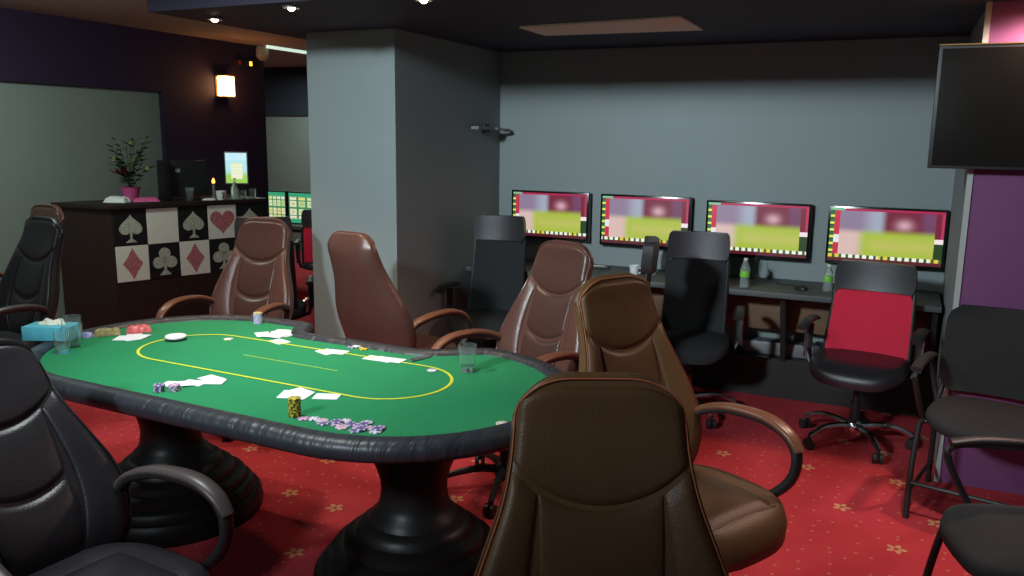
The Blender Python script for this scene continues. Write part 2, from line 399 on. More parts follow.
def pad(ulo, uhi, tlo, thi, h, nu=22, nt=18, pw=.22):
    """raised cushion on the front face between boundaries tlo(u)..thi(u), ulo(s)..uhi(s)"""
    G = []
    for i in range(nt+1):
        s = i/nt; row = []
        for j in range(nu+1):
            q = j/nu; q = .5+.5*math.sin(PI*(q-.5))
            tm = .5; 
            u = ulo(s)+(uhi(s)-ulo(s))*q; t = tlo(u)+(thi(u)-tlo(u))*s
            e = min(1, 4*q*(1-q)*1.0)**pw*min(1, 4*s*(1-s))**pw if 0 < q < 1 and 0 < s < 1 else 0
            row.append(front(u, t, h*e - .004*(1 if e == 0 else 0)))
        G.append(row)
    return MB().grid(G)
def sweep_yz(pts, x, rw, rt, n=10, tilt=0):
    """flat oval band lying in a yz plane at x(i)"""
    P = [Vector((x[i] if isinstance(x, list) else x, p[0], p[1])) for i, p in enumerate(pts)]
    P = catmull(P, 6); rs = []
    K = len(P)
    for i, p in enumerate(P):
        t = (P[min(i+1,K-1)]-P[max(i-1,0)]).normalized(); a = Vector((1,0,0)); b = t.cross(a).normalized()
        k = i/(K-1); w = rw(k); th = rt(k)
        rs.append([p+a*w*math.copysign(abs(math.cos(2*PI*j/n))**.8, math.cos(2*PI*j/n))+b*th*math.sin(2*PI*j/n) for j in range(n)])
    return MB().rings(rs)
def star_base(o, r=.31, hub_z=.085, m='blackplastic', curved=False, caster='blackplastic'):
    mb = MB().lathe([(.001,hub_z-.03),(.045,hub_z-.03),(.05,hub_z),(.045,hub_z+.035),(.03,hub_z+.05),(.001,hub_z+.05)], 20)
    for k in range(5):
        a = 2*PI*k/5+.3; c, s_ = math.cos(a), math.sin(a)
        ps = [(.03,hub_z+.015),(.12,hub_z+(.03 if curved else .02)),(.22,hub_z+(.025 if curved else .005)),(r,hub_z-.015 if curved else hub_z-.02)]
        mb.tube([(c*q, s_*q, z) for q, z in catmull([(q,z,0) for q,z in ps], 5) and [(v.x, v.y) for v in catmull([(q,z,0) for q,z in ps], 5)]], [.022-.008*i/15 for i in range(16)], 8)
    mb.build('star_base', m, o)
    for k in range(5):
        a = 2*PI*k/5+.3; x, y = math.cos(a)*r, math.sin(a)*r
        w = MB()
        ca, sa = math.cos(a+1.2), math.sin(a+1.2)
        for sgn in (-1, 1):
            cx, cy = x+ca*.016*sgn, y+sa*.016*sgn
            for d0, rr in ((-.009,.028),):
                ring = []
                for dd, q in ((-.010,.018),(-.009,.028),(.009,.028),(.010,.018)):
                    ring.append([(cx+ca*dd - sa*q*math.cos(2*PI*j/16), cy+sa*dd + ca*q*math.cos(2*PI*j/16), .028+q*math.sin(2*PI*j/16)) for j in range(16)])
                w.rings(ring)
        w.cyl(x, y, .03, hub_z-.01, .008, 8)
        w.build('caster', caster, o)
def exec_chair(name, label, mats, arm_m, stitched=False, dz=0.):
    shell, padm = mats
    o = thing(name, label, 'office chair')
    up = bpy.data.objects.new('tmp', None)
    L_ = []
    def B(mb, nm, m, par=None, **k):
        mb.v = [(x, y, z+(dz if par is None or par is o else dz)) for x, y, z in mb.v]
        ob = mb.build(nm, m, par or o, **k); return ob
    bk = B(back_shell(), 'backrest', shell, angle=70)
    U = lambda u: .662+.120*min(1, abs(u)/.95)**2
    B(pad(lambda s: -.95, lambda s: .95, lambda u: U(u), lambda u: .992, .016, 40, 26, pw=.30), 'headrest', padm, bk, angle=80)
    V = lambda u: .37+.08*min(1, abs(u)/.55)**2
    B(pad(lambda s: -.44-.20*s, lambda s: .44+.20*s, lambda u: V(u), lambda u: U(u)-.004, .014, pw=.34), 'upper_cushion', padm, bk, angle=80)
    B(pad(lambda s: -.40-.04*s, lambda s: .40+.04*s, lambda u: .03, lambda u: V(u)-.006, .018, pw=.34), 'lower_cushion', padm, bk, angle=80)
    for sg in (-1, 1):
        if sg > 0: a1, a2 = (lambda s: .415+.235*s), (lambda s: .955)
        else: a1, a2 = (lambda s: -.955), (lambda s: -.415-.235*s)
        B(pad(a1, a2, lambda u: .05, lambda u: U(u)-.004, .016, 14, 26, .42), 'side_bolster', shell, bk, angle=80)
    # piping / stitching around the outline
    pts = [front(-.972, i/30*.97, .003) for i in range(31)]+[front(math.sin(1.33*(-1+2*j/30)), 1., 0)+Vector((0,-.0035,.0075))*math.cos(1.33*(-1+2*j/30))**.5 for j in range(1,30)]+[front(.972, (1-i/30)*.97, .003) for i in range(31)]
    B(MB().tube(pts, .0017 if stitched else .003, 6), 'piping', 'stitch' if stitched else shell, bk)
    # seat
    R_ = []
    for z, sc, in ((.375,.80),(.385,.93),(.41,1.),(.45,1.01),(.478,.975),(.492,.90),(.498,.75),(.490,.45),(.486,.15)):
        ring = []
        for j in range(48):
            a = 2*PI*j/48; ca, sa = math.cos(a), math.sin(a); e = .62
            x = .262*math.copysign(abs(ca)**e, ca)*sc; y = .262*math.copysign(abs(sa)**e, sa)*sc
            zz = z
            if y < -.12: zz -= .10*((-y-.12)/.135)**2*.45
            x *= 1-.10*smst(.05,.25,y)
            ring.append((x, y-.02, zz))
        R_.append(ring)
    st = B(MB().rings(R_), 'seat', shell, angle=80)
    G = []
    for i in range(15):
        row = []
        for j in range(17):
            a, b = -1+2*j/16, -1+2*i/14
            h = (1-a**4)*(1-b**4)
            row.append((a*.17, -.05+b*.17, .486+.022*h**.5 if h > 0 else .480))
        G.append(row)
    B(MB().grid(G), 'seat_cushion', padm, st, angle=80)
    for sg in (-1, 1):
        path = [(.235,.585),(.20,.655),(.11,.690),(0,.70),(-.09,.692),(-.165,.660),(-.198,.60),(-.182,.52),(-.12,.45),(-.05,.415),(.03,.405)]
        xs = [sg*v for v in (.235,.262,.285,.295,.30,.30,.298,.293,.275,.24,.17)]
        ar = B(sweep_yz(path, xs, lambda k: .026-.006*k, lambda k: .014+.004*k), 'armrest', 'blackplastic', angle=80)
        path2 = [(p[0]*1.0, p[1]+.012) for p in path[:6]]+[(-.208,.625)]
        B(sweep_yz(path2, xs[:7], lambda k: .030*(1-.35*(abs(2*k-1))**4), lambda k: .013), 'arm_pad', arm_m, ar, angle=80)
    B(MB().cyl(0,0,.09,.30,.028).cyl(0,0,.28,.365,.018).box(-.09,.09,-.10,.10,.355,.378), 'gas_column', 'blackplastic')
    star_base(o)
    bpy.data.objects.remove(up)
    return o
G1 = 'brown leather armchairs around the poker table'
b0 = exec_chair('executive_chair', '', ('brown','brown_in'), 'armtop')
place(b0, False, (-3.42, 3.47), (.10,-1), 'brown leather high-back armchair in front of the bar tiles, facing the table', G1)
place(b0, True, (-2.50, 3.90), (.22,.97), 'brown leather high-back armchair seen from behind, before the grey column', G1)
place(b0, True, (-1.60, 3.36), (-.36,-.93), 'brown leather high-back armchair facing the table, below the leftmost wall screen', G1)
c4 = exec_chair('executive_chair', '', ('dkbrown','dkbrown_in'), 'armtop', True, dz=.018)
place(c4, False, (-.552, 2.575), (.88,-.47), 'dark brown leather armchair at the rounded table end, turned to the right', G1)
place(c4, True, (-.352, 1.195), (.44,-.90), 'dark brown leather armchair nearest the camera, orange stitching round its tall back', G1)
bl2 = exec_chair('executive_chair', '', ('blackleather','blackleather'), 'armdark')
RECLINE = .11; BH = .685
bl = exec_chair('executive_chair', '', ('blackleather','blackleather'), 'armdark', dz=-.065)
RECLINE = 0.; BH = .74
place(bl, False, (-1.92, 1.40), (1,-.08), 'black leather high-back armchair in the near left corner before the table', 'black leather armchairs')
place(bl2, False, (-4.60, 2.83), (-.09,-1), 'black leather high-back armchair standing before the plain end of the bar', 'black leather armchairs')
place(b0, True, (-5.36, 3.40), (-.09,-1), 'brown leather armchair mostly hidden behind the black one by the bar end', G1, z=-.0)

# ------------------------------------------------------------------ task chairs with mesh backs
def task_chair(name, backm, top, wid, taper, base_m='chrome', shroud='blackplastic', head_h=.16, arms='T'):
    o = thing(name, '', 'office chair')
    zb = .455
    def fr(u, t, h=0.):
        z = zb+(top-zb)*t; w = wid*(1+taper*(1-t))
        y = .165+.13*t+.03*math.sin(PI*t)-.03*u*u*1.0 - h
        return Vector((u*w, y, z))
    # frame around
    tt = 1-head_h/(top-zb)
    def panel(t0, t1, th, inset=0., cor=.25):
        F = []; n = 20; T = 14
        def P(u, t, h): return fr(u*(1-inset), t0+(t1-t0)*t, h)
        rs = []
        for i in range(T+1):
            t = i/T; k = 1.
            e = .5-abs(t-.5)
            if e < cor*.5: k = 1-.10*(1-math.sqrt(max(0, 1-(1-e/(cor*.5))**2)))
            r = [P(-k+2*k*j/n, t, th/2) for j in range(n+1)]+[P(k-2*k*j/n, t, -th/2) for j in range(n+1)]
            rs.append(r)
        return MB().rings(rs)
    panel(0, tt-.01, .012, .04).build('mesh_back', backm, o, angle=60)
    hr = panel(tt-.01, 1., .055, -.02, .9).build('headrest', 'blackleather', o, bevel=0, angle=60)
    fp = [fr(-.97, .0)]+[fr(-.99, tt*i/10) for i in range(11)]
    for sg in (-1, 1):
        MB().tube([fr(sg*.985, tt*i/12, -.006) for i in range(13)], .011, 8).build('back_frame', 'blackplastic', o)
    MB().tube([fr(-.985+1.97*j/10, .01, -.006) for j in range(11)], .011, 8).tube([fr(0,.35,-.03)+Vector((0,.02,0)), fr(0,.1,-.05), (0,.24,.46), (0,.12,.41), (0,.0,.40)], .022, 8).build('back_support', 'blackplastic', o)
    R_ = []
    for z, sc in ((.405,.86),(.415,.97),(.44,1.),(.47,.985),(.485,.93),(.49,.7),(.486,.3)):
        ring = []
        for j in range(40):
            a = 2*PI*j/40; ca, sa = math.cos(a), math.sin(a); e = .6
            y = .24*math.copysign(abs(sa)**e, sa)*sc; zz = z-(.05*((-y-.1)/.14)**2 if y < -.1 else 0)
            ring.append((.245*math.copysign(abs(ca)**e, ca)*sc, y-.01, zz))
        R_.append(ring)
    MB().rings(R_).build('seat', 'blackfabric' if backm != 'redmesh' else 'blackleather', o, angle=70)
    for sg in (-1, 1):
        ar = MB().tube([(sg*.20,.02,.40),(sg*.265,.02,.42),(sg*.285,.03,.50),(sg*.285,.04,.64)], .014, 8, wide=.024).build('armrest', 'blackplastic', o)
        MB().tube([(sg*.300,.015,.45),(sg*.303,.02,.62)], .006, 8).build('chrome_bar', 'chrome', ar)
        sweep_yz([(.15,.655),(.05,.665),(-.06,.665),(-.14,.645)], sg*.285, lambda k: .032, lambda k: .014).build('arm_pad', 'blackplastic', ar, angle=80)
    MB().cyl(0,0,.10,.24,.026).build('gas_column', shroud, o)
    MB().cyl(0,0,.24,.39,.017).box(-.08,.08,-.08,.08,.385,.41).build('seat_post', 'blackplastic', o)
    star_base(o, .30, .085, base_m, True)
    return o
G2 = 'office chairs with mesh backs'
k0 = task_chair('mesh_office_chair', 'graymesh', 1.125, .175, .10)
place(k0, False, (-2.45, 4.84), (.15,-1), 'black mesh office chair between the grey column and the leftmost wall screen', G2)
k1 = task_chair('mesh_office_chair', 'graymesh', 1.09, .185, .04, shroud='redshroud')
place(k1, False, (-1.09, 4.88), (.12,-1), 'black mesh office chair with a reddish post, before the desk in the middle', G2)
place(k0, True, (-1.47, 4.26), (-.966,-.26), 'black mesh office chair seen edge-on, its curved back left of the middle chair', G2)
k2 = task_chair('mesh_office_chair', 'redmesh', .985, .205, .12, head_h=.155)
place(k2, False, (-.13, 4.79), (-.14,-1), 'office chair with red mesh back and black headrest at the desk', G2)
place(k2, True, (-4.92, 6.35), (-.5,.8), 'office chair with red mesh back in the far room left of the column', G2)
place(k0, True, (-3.93, 4.40), (-.6,.8), 'black office chair hidden behind the brown armchair before the bar', G2)

# ------------------------------------------------------------------ visitor chairs
def visitor_chair(name):
    o = thing(name, '', 'chair')
    R_ = []
    for z, sc in ((.425,.88),(.435,.98),(.455,1.),(.475,.985),(.488,.9),(.492,.5)):
        R_.append([(.25*math.copysign(abs(math.cos(a))**.6, math.cos(a))*sc, .235*math.copysign(abs(math.sin(a))**.6, math.sin(a))*sc-.01, z-(.03*((-.235*math.sin(a)*1-.1)/.13)**2 if math.sin(a) < -.43 else 0)) for a in [2*PI*j/40 for j in range(40)]])
    MB().rings(R_).build('seat', 'blackfabric', o, angle=70)
    rs = []
    for i in range(15):
        t = i/14; e = min(t, 1-t); k = 1-.20*(1-math.sqrt(max(0, 1-(1-min(1, e/.22))**2)))
        z = .505+.395*t; y = .225+.08*t
        rs.append([(u*.262*k, y-.03*(1-u*u)*-1-.03, z) for u in [-1+2*j/16 for j in range(17)]]+[(u*.262*k, y+.03*(1-u*u)+.015, z) for u in [1-2*j/16 for j in range(17)]])
    MB().rings(rs).build('backrest', 'blackfabric', o, angle=60)
    for sg in (-1, 1):
        MB().tube(catmull([(sg*.257,-.235,.0),(sg*.262,-.205,.22),(sg*.255,-.165,.43)], 6), .013, 10).build('leg', 'blackplastic', o)
        MB().tube(catmull([(sg*.27,.27,.0),(sg*.262,.235,.22),(sg*.255,.20,.43),(sg*.235,.235,.56),(sg*.215,.29,.72)], 6), .013, 10).build('leg', 'blackplastic', o)
        MB().tube([(sg*.255,-.17,.42),(sg*.255,.20,.42)], .012, 8).build('side_rail', 'blackplastic', o)
        MB().tube([(sg*.266,-.225,.11),(sg*.266,.25,.11)], .009, 8).build('lower_rail', 'blackplastic', o)
        ar = MB().tube(catmull([(sg*.258,.20,.44),(sg*.285,.20,.56),(sg*.29,.15,.65),(sg*.29,-.05,.665),(sg*.29,-.16,.655),(sg*.285,-.17,.60),(sg*.265,-.10,.46),(sg*.25,-.06,.42)], 6), .012, 8).build('armrest', 'blackplastic', o)
        sweep_yz([(.16,.672),(.05,.682),(-.08,.682),(-.17,.668)], sg*.29, lambda k: .026, lambda k: .012).build('arm_pad', 'blackplastic', ar, angle=80)
    MB().tube([(-.264,-.215,.16),(.264,-.215,.16)], .010, 8).build('crossbar', 'blackplastic', o)
    MB().tube([(-.25,-.10,.42),(.25,-.10,.42)], .010, 8).build('seat_bar', 'blackplastic', o)
    return o
v0 = visitor_chair('visitor_chair')
place(v0, False, (.445, 4.06), (-.22,-.97), 'black fabric armchair with tube legs in front of the purple column', 'black fabric visitor armchairs')
place(v0, True, (.47, 2.78), (-.95,-.30), 'black fabric armchair cut off by the lower right picture corner', 'black fabric visitor armchairs')

# ------------------------------------------------------------------ desk along the back wall
dk = thing('wall_desk', 'long dark grey desk running along the wall below the screens', 'desk', (0,0,0))
MB().box(-2.78, .26, 5.14, YW-.005, .715, .75).build('desktop', 'desk', dk, bevel=.004)
MB().box(-2.78, .26, 5.50, 5.53, .44, .715).build('back_panel', 'wood', dk, bevel=.002)
for x in (-2.6, -1.62, -.62, .22):
    MB().prism([(5.20,.715),(5.49,.715),(5.49,.26),(5.42,.26)], x, x+.03).build('desk_bracket', 'deskdark', dk, M4=Matrix(((0,0,1,0),(1,0,0,0),(0,1,0,0),(0,0,0,1))))
o = thing('cable_box', 'long grey metal box lying on the black skirting under the desk', 'box', (-.58, 5.60, .262))
MB().box(-.30, .15, -.07, .07, 0, .085).build('casing', 'greymetal', o, bevel=.006)
MB().box(.15, .19, -.072, .072, 0, .095).build('end_cap', 'blackplastic', o, bevel=.006)

# ------------------------------------------------------------------ screens
def lerp(a, b, k): return tuple(x+(y-x)*k for x, y in zip(a, b))
def game_picture(seed):
    rd = random.Random(seed)
    def f(u, v, i, j):      # v up
        side = u < .07 or u > .955
        if v > .955: return (.40,.01,.07) if u > .12 else (.2,.5,.3)
        if v < .055: return (.10,.01,.02)
        if v < .125:
            return (.05,.1,.03) if (i*7919+seed) % 5 < 2 else (.85,.9,.75) if (i//9+seed) % 4 else (.75,.6,.05)
        if u < .035: return [(.02,.10,.03),(.75,.8,.1),(.02,.15,.04)][(j//2) % 3]
        if u < .085: return (.75,.78,.8) if v > .35 and v < .5 else (.55,.02,.06)
        if u > .93:
            if abs(v-.45) < .04: return (.9,.75,.78)
            return (.015,.05,.01) if v < .42 else (.18,.01,.03) if u < .975 else (.45,.03,.10)
        top = (.26,.19,.29); top = lerp(top, (.34,.38,.48), smst(.25,.42,u)); top = lerp(top, (.16,.010,.035), smst(.44,.52,u))
        g = math.exp(-((u-.66)/.07)**2-((v-.72)/.10)**2); top = lerp(top, (.62,.36,.42), g)
        top = lerp(top, (.16,.05,.12), smst(.76,.86,u))
        bot = lerp((.68,.48,.44), (.38,.50,.045), smst(.22,.34,u)); gb = math.exp(-((v-.33)/.12)**2); bot = lerp(bot, (.55,.50,.14), gb*.6*smst(.3,.4,u))
        return lerp(bot, top, smst(.50,.66,v))
    return f
def slot_picture(seed):
    rd = random.Random(seed); g = {}
    def f(u, v, i, j):
        if v < .12 or v > .86: return (.04,.34,.18)
        k = (int(u*4), int(v*3.99)); fu, fv = (u*4) % 1, (v*3.99) % 1
        if abs(fu-.5) > .43 or abs(fv-.5) > .42: return (.06,.25,.10)
        if k not in g: g[k] = rd.choice([(.65,.75,.45),(.8,.75,.6),(.45,.65,.3),(.75,.70,.25)])
        return g[k] if abs(fu-.5)+abs(fv-.5) > .3 else lerp(g[k], (.35,.45,.12), .6)
    return f
def poster_picture():
    def f(u, v, i, j):
        c = lerp((.35,.62,.10), (.45,.80,.85), smst(.2,.45,v))
        if .25 < u < .8 and .15 < v < .68: c = (.85,.82,.45) if (j//2) % 2 else (.80,.88,.80)
        if v > .75: c = (.55,.85,.95)
        return c
    return f
def screen_obj(name, w, h, fn, parent, loc, nx=80, ny=46, rot=None):
    G = [[(-w/2+w*j/nx, 0, -h/2+h*i/ny) for j in range(nx+1)] for i in range(ny+1)]
    mb = MB().grid(G); o = mb.build(name, 'screen', parent, loc=loc, smooth=False)
    me = o.data
    # faces in build order
    at = me.attributes.new('picture', 'FLOAT_COLOR', 'FACE')
    for p in me.polygons:
        c = p.center; u, v = (c.x+w/2)/w, (c.z+h/2)/h
        at.data[p.index].color = (*fn(u, v, int(u*nx), int(v*ny)), 1)
    return o
def wall_screen(x0, x1, z0, z1, label, seed):
    w, h = x1-x0, z1-z0
    o = thing('wall_screen', label, 'screen', ((x0+x1)/2, YW-.075, (z0+z1)/2), 0, 'lit screens in a row on the grey wall')
    MB().box(-w/2, w/2, 0, .045, -h/2, h/2).build('casing', 'screenblack', o, bevel=.004)
    MB().box(-.10, .10, .045, .074, -.08, .08).build('wall_mount', 'blackplastic', o)
    screen_obj('display', w-.03, h-.035, game_picture(seed), o, (0, -.0015, .004))
    return o
wall_screen(-2.65, -2.035, .915, 1.272, 'lit screen on the grey wall nearest the column', 1)
wall_screen(-1.945, -1.295, .903, 1.270, 'second lit wall screen from the column, above two armchair backs', 2)
wall_screen(-1.19, -.515, .886, 1.258, 'third lit wall screen, above the clear bottle on the desk', 3)
wall_screen(-.412, .268, .888, 1.258, 'lit screen nearest the purple column, above the red mesh chair', 4)
o = thing('television', 'large switched-off black television hung before the purple column', 'television', (.565, 4.30, 1.813))
MB().box(-.47, .47, -.02, .04, -.272, .272).build('casing', 'blackplastic', o, bevel=.006)
MB().box(-.455, .455, -.023, -.02, -.258, .258).build('display', 'screenblack', o)
MB().box(-.47, .47, -.024, .02, .272, .277).build('top_trim', 'goldtrim', o)
MB().box(-.12, .12, .04, .108, -.12, .12).build('wall_mount', 'blackplastic', o)

# ------------------------------------------------------------------ small things on the desk
def bottle(loc, h, r, label, grp):
    o = thing('plastic_bottle', label, 'bottle', loc, 0, grp)
    p = [(.001,0),(r*.9,0),(r,.01),(r*.96,h*.12),(r,h*.2),(r*.92,h*.28),(r*.98,h*.36),(r,h*.6),(r*.95,h*.68),(r*.6,h*.84),(r*.38,h*.92),(r*.36,h*.97),(.001,h*.97)]
    MB().lathe(p, 24).build('bottle_body', 'petplastic', o, angle=60)
    MB().lathe([(r*1.01,h*.36),(r*1.03,h*.37),(r*1.03,h*.56),(r*1.01,h*.57)], 24).build('label_band', 'greenlabel', o)
    MB().lathe([(.001,h*1.0),(r*.42,h),(r*.45,h*.94),(r*.43,h*.93),(.001,h*.93)], 16).build('cap', 'whiteplastic', o)
bottle((-.845, 5.24, .75), .185, .030, 'clear plastic bottle with green label right of the middle mesh chair', 'plastic bottles on the desk')
bottle((-.365, 5.36, .75), .165, .028, 'clear plastic bottle on the desk left of the red chair headrest', 'plastic bottles on the desk')
bottle((-1.50, 5.42, .75), .26, .032, 'tall green-labelled bottle on the desk beside the edge-on chair', 'plastic bottles on the desk')
o = thing('computer_mouse', 'small black computer mouse on the desk between two bottles', 'mouse', (-.515, 5.33, .75), .6)
R_ = [[(.034*math.cos(a)*s_, .055*math.sin(a)*s_, z+.006*(1 if math.sin(a) > 0 else 0)*s_*0) for a in [2*PI*j/20 for j in range(20)]] for z, s_ in ((0,.95),(.01,1.),(.022,.9),(.03,.6),(.033,.2))]
MB().rings(R_).build('mouse_body', 'blackplastic', o)
MB().tube(catmull([(0,.05,.008),(.02,.12,.004),(-.05,.20,.004),(-.03,.27,.004),(-.12,.30,.01),(-.16,.29,.10),(-.17,.30,.16)], 6), .0025, 6).build('mouse_cable', 'blackplastic', o)
o = thing('cup', 'small white cup on the desk behind the dark brown armchair', 'cup', (-1.58, 5.30, .75))
MB().lathe([(.001,0),(.025,0),(.033,.06),(.036,.075),(.033,.075),(.03,.06),(.023,.006),(.001,.006)], 20).build('cup_body', 'whiteplastic', o)
MB().tube([(.033,0,.06),(.05,0,.055),(.052,0,.035),(.03,0,.02)], .004).build('cup_handle', 'whiteplastic', o)
o = thing('remote_control', 'dark remote control lying on the desk under the second screen', 'remote control', (-1.90, 5.50, .75), .15)
MB().box(-.075, .075, -.022, .022, 0, .02).build('remote_body', 'blackplastic', o, bevel=.006)
MB().box(-.06, .05, -.014, .014, .02, .0225).build('buttons', 'whiteplastic', o)
o = thing('headphones', 'grey rounded device on the desk beside the left mesh chair', 'device', (-2.06, 5.36, .75), .2)
MB().lathe([(.001,0),(.06,0),(.068,.02),(.06,.05),(.03,.062),(.001,.064)], 20).build('device_body', 'greymetal', o)
o.name = 'desk_device'

# ------------------------------------------------------------------ things on the table
ZF = .7656
def R2(x, y, rz=0): return (x, y, ZF)
def card(x, y, rz, label, grp, z=0):
    o = MB().prism([(sx*(.0315-.004*(1-c))+0, sy*(.044-.004*(1-c))) for sx, sy, c in [(1,-1,0),(1,-1,1)][:0]] or
        [(math.copysign(.0275,math.cos(a))+.004*math.cos(a), math.copysign(.040,math.sin(a))+.004*math.sin(a)) for a in [PI/16+PI/8*k for k in range(16)]], 0, .0008)
    ob = o.build('playing_card', 'white', None, (x, y, ZF+z), rz, smooth=False)
    return tag(ob, label, 'playing card', grp)
def cards(cx, cy, spread, label, grp, rot=.4):
    for i, (dx, dy, r) in enumerate(spread): card(cx+dx, cy+dy, r, label, grp, z=.0009*i)
cards(-2.50, 2.83, [(-.02,.05,.3),(.03,.0,1.2),(-.05,-.03,.9),(0,.03,2.2),(.05,.05,.1),(.02,-.035,1.7)], 'white card in the loose pile near the far rail, beside the cut-out', 'cards in the far pile')
cards(-2.255, 2.10, [(-.05,-.03,1.9),(.0,.01,1.75),(.05,.05,2.0),(.02,.075,1.4),(-.02,-.02,2.3)], 'white card in the fanned row near the left front rail', 'cards in the front row')
cards(-1.845, 2.165, [(-.02,.0,.4),(.025,.01,.2),(.0,.035,1.3)], 'white card lying behind the tall yellow chip stack', 'cards behind the chip stack')
card(-1.735, 2.205, 1.95, 'single white card just right of the tall yellow chip stack', None)
cards(-2.09, 2.69, [(-.02,0,1.2),(.02,.015,1.7)], 'white card on the far side of the yellow line, at the table middle', 'two cards at the table middle')
cards(-1.83, 2.70, [(-.045,.0,1.6),(.0,.0,1.45),(.04,.005,1.65)], 'white card in the short row below the dealer cut-out', 'cards below the cut-out')
card(-2.40, 2.735, 1.3, 'single white card lying flat just off the far pile of cards', None)
def chip_mesh():
    return MB().lathe([(.001,0),(.0185,0),(.0195,.0006),(.0195,.0028),(.0185,.0034),(.001,.0034)], 24)
def chip_spots():
    mb = MB()
    for k in range(6):
        a = 2*PI*k/6
        mb.box(.0175, .0198, -.0032, .0032, .0002, .0032, Matrix.Rotation(a, 4, 'Z')).box(.012, .0185, -.0030, .0030, .0030, .0036, Matrix.Rotation(a, 4, 'Z'))
    return mb
_chips = {}
def chip(x, y, z, base, spot, label, grp, rz=0):
    key = (base, spot)
    if key not in _chips:
        ob = chip_mesh().build('poker_chip', base, None); sp = chip_spots().build('edge_spots', spot, ob, smooth=False); _chips[key] = ob
    else:
        src = _chips[key]; ob = src.copy(); C.objects.link(ob)
        for ch in [c for c in bpy.data.objects if c.parent == src]:
            d = ch.copy(); C.objects.link(d); d.parent = ob
    ob.location = (x, y, ZF+z); ob.rotation_euler = (0,0,rz); tag(ob, label, 'poker chip', grp); return ob
def stack(x, y, n, kinds, label, grp):
    for i in range(n):
        b, s_ = kinds(i); chip(x+random.uniform(-.001,.001), y+random.uniform(-.001,.001), i*.0036, b, s_, label, grp, random.random()*6)
stack(-1.699, 1.996, 17, lambda i: ('chipyellow','chipblack') if i % 3 else ('chipblack','chipyellow'), 'yellow and black chip in the tall stack near the front rail', 'chips in the tall yellow stack')
stack(-2.727, 2.965, 15, lambda i: ('chipyellow','chipwhite') if i > 12 else ('chipblue','chipwhite'), 'lilac or yellow chip in the stack by the far rail, before the chair', 'chips in the far lilac stack')
stack(-2.285, 1.985, 7, lambda i: ('chippurple','chipwhite'), 'purple and white chip in the low stack by the left front rail', 'chips in the low stack')
stack(-2.245, 2.015, 6, lambda i: ('chippink','chippurple') if i % 2 else ('chipwhite','chippurple'), 'pink or white chip in the low pile next to the purple stack', 'chips in the low pile')
row = [(-1.655,1.985),(-1.625,1.998),(-1.590,1.995),(-1.572,1.978),(-1.530,1.990),(-1.525,2.028),(-1.500,1.975),(-1.490,2.010),(-1.455,2.000),(-1.455,2.045),(-1.425,2.005),(-1.445,1.968),(-1.395,2.025),(-1.385,1.99)]
for i, (x, y) in enumerate(row):
    b, s_ = [('chippink','chippurple'),('chipwhite','chippurple'),('chippink','chipwhite'),('chippurple','chipwhite')][i % 4]
    chip(x, y, .0002+(.0036 if i in (5,9,12) else 0)*0, b, s_, 'pink, white or purple chip in the loose row along the front rail', 'chips in the loose row', i)
for x, y, z in ((-1.54,2.002,.0036),(-1.45,2.02,.0036),(-1.435,1.985,.0036),(-1.39,2.008,.0036)):
    chip(x, y, z+.0002, 'chippurple', 'chipwhite', 'pink, white or purple chip in the loose row along the front rail', 'chips in the loose row', x)
chip(-1.076, 2.234, 0, 'chipwhite', 'chipyellow', 'single white and yellow chip near the rounded end by the front chair', None)
chip(-1.578, 2.65, 0, 'chipwhite', 'chippink', 'single white chip on the yellow line near its rounded end', None)
for x, y, z, b, s_ in ((-2.06,2.80,0,'chippurple','chipwhite'),(-2.03,2.82,0,'chipyellow','chipwhite'),(-2.0,2.795,0,'chipyellow','chipblack'),(-2.045,2.81,.0036,'chipwhite','chippurple')):
    chip(x, y, z, b, s_, 'chip in the small mixed heap by the far rail at the cut-out', 'chips in the mixed heap', z*100)
chip(-2.62, 2.66, 0, 'chipwhite', 'chipyellow', 'single pale chip lying inside the yellow line at its far left', None)
o = thing('dealer_button', 'round white dealer button on the left end of the yellow line', 'dealer button', (-2.815, 2.55, ZF+.0012))
MB().lathe([(.001,0),(.041,0),(.045,.003),(.045,.010),(.001,.010)], 32).build('button_base', 'chipblack', o)
MB().lathe([(.001,.010),(.044,.010),(.044,.017),(.040,.020),(.001,.020)], 32).build('button_top', 'white', o)
def glass(loc, h, r0, r1, label, water=0.):
    o = thing('drinking_glass', label, 'glass', loc, 0, 'clear drinking glasses on the poker table')
    w = .0022
    MB().lathe([(.001,0),(r0,0),(r0+(r1-r0)*.5,h*.5),(r1,h),(r1-w,h),(r0+(r1-r0)*.5-w,h*.5),(r0-w,.009),(.001,.009)], 32).build('tumbler', 'glass', o, angle=60)
    if water: MB().lathe([(.001,.0095),(r0-w-.0004,.0095),(r0-w+(r1-r0)*water-.0004,h*water),(.001,h*water)], 32).build('drink', 'water', o)
glass((-1.455, 2.71, ZF), .105, .026, .036, 'clear glass with a little water standing right of the yellow line', .22)
glass((-3.04, 2.175, ZF), .088, .027, .030, 'short clear glass in front of the light blue box', .3)
glass((-3.095, 2.262, ZF), .13, .030, .040, 'tall clear glass beside the light blue box')
o = thing('tissue_box', 'light blue tissue box on the left end of the table', 'tissue box', (-3.235, 2.275, ZF+.0180), math.radians(24))
MB().box(-.10, .10, -.055, .055, 0, .06).build('box_body', 'tissuebox', o, bevel=.003)
G = []
for i in range(9):
    row_ = []
    for j in range(13):
        a, b = j/12, i/8
        row_.append((-.055+.11*a+.008*math.sin(9*b+3*a), -.016+.032*b+.006*math.sin(11*a), .061+.030*math.sin(PI*a)**.6*(.5+.5*math.sin(7*a+4*b)**2)*math.sin(PI*b)**.5))
    G.append(row_)
MB().grid(G).build('tissue', 'tissue', o)
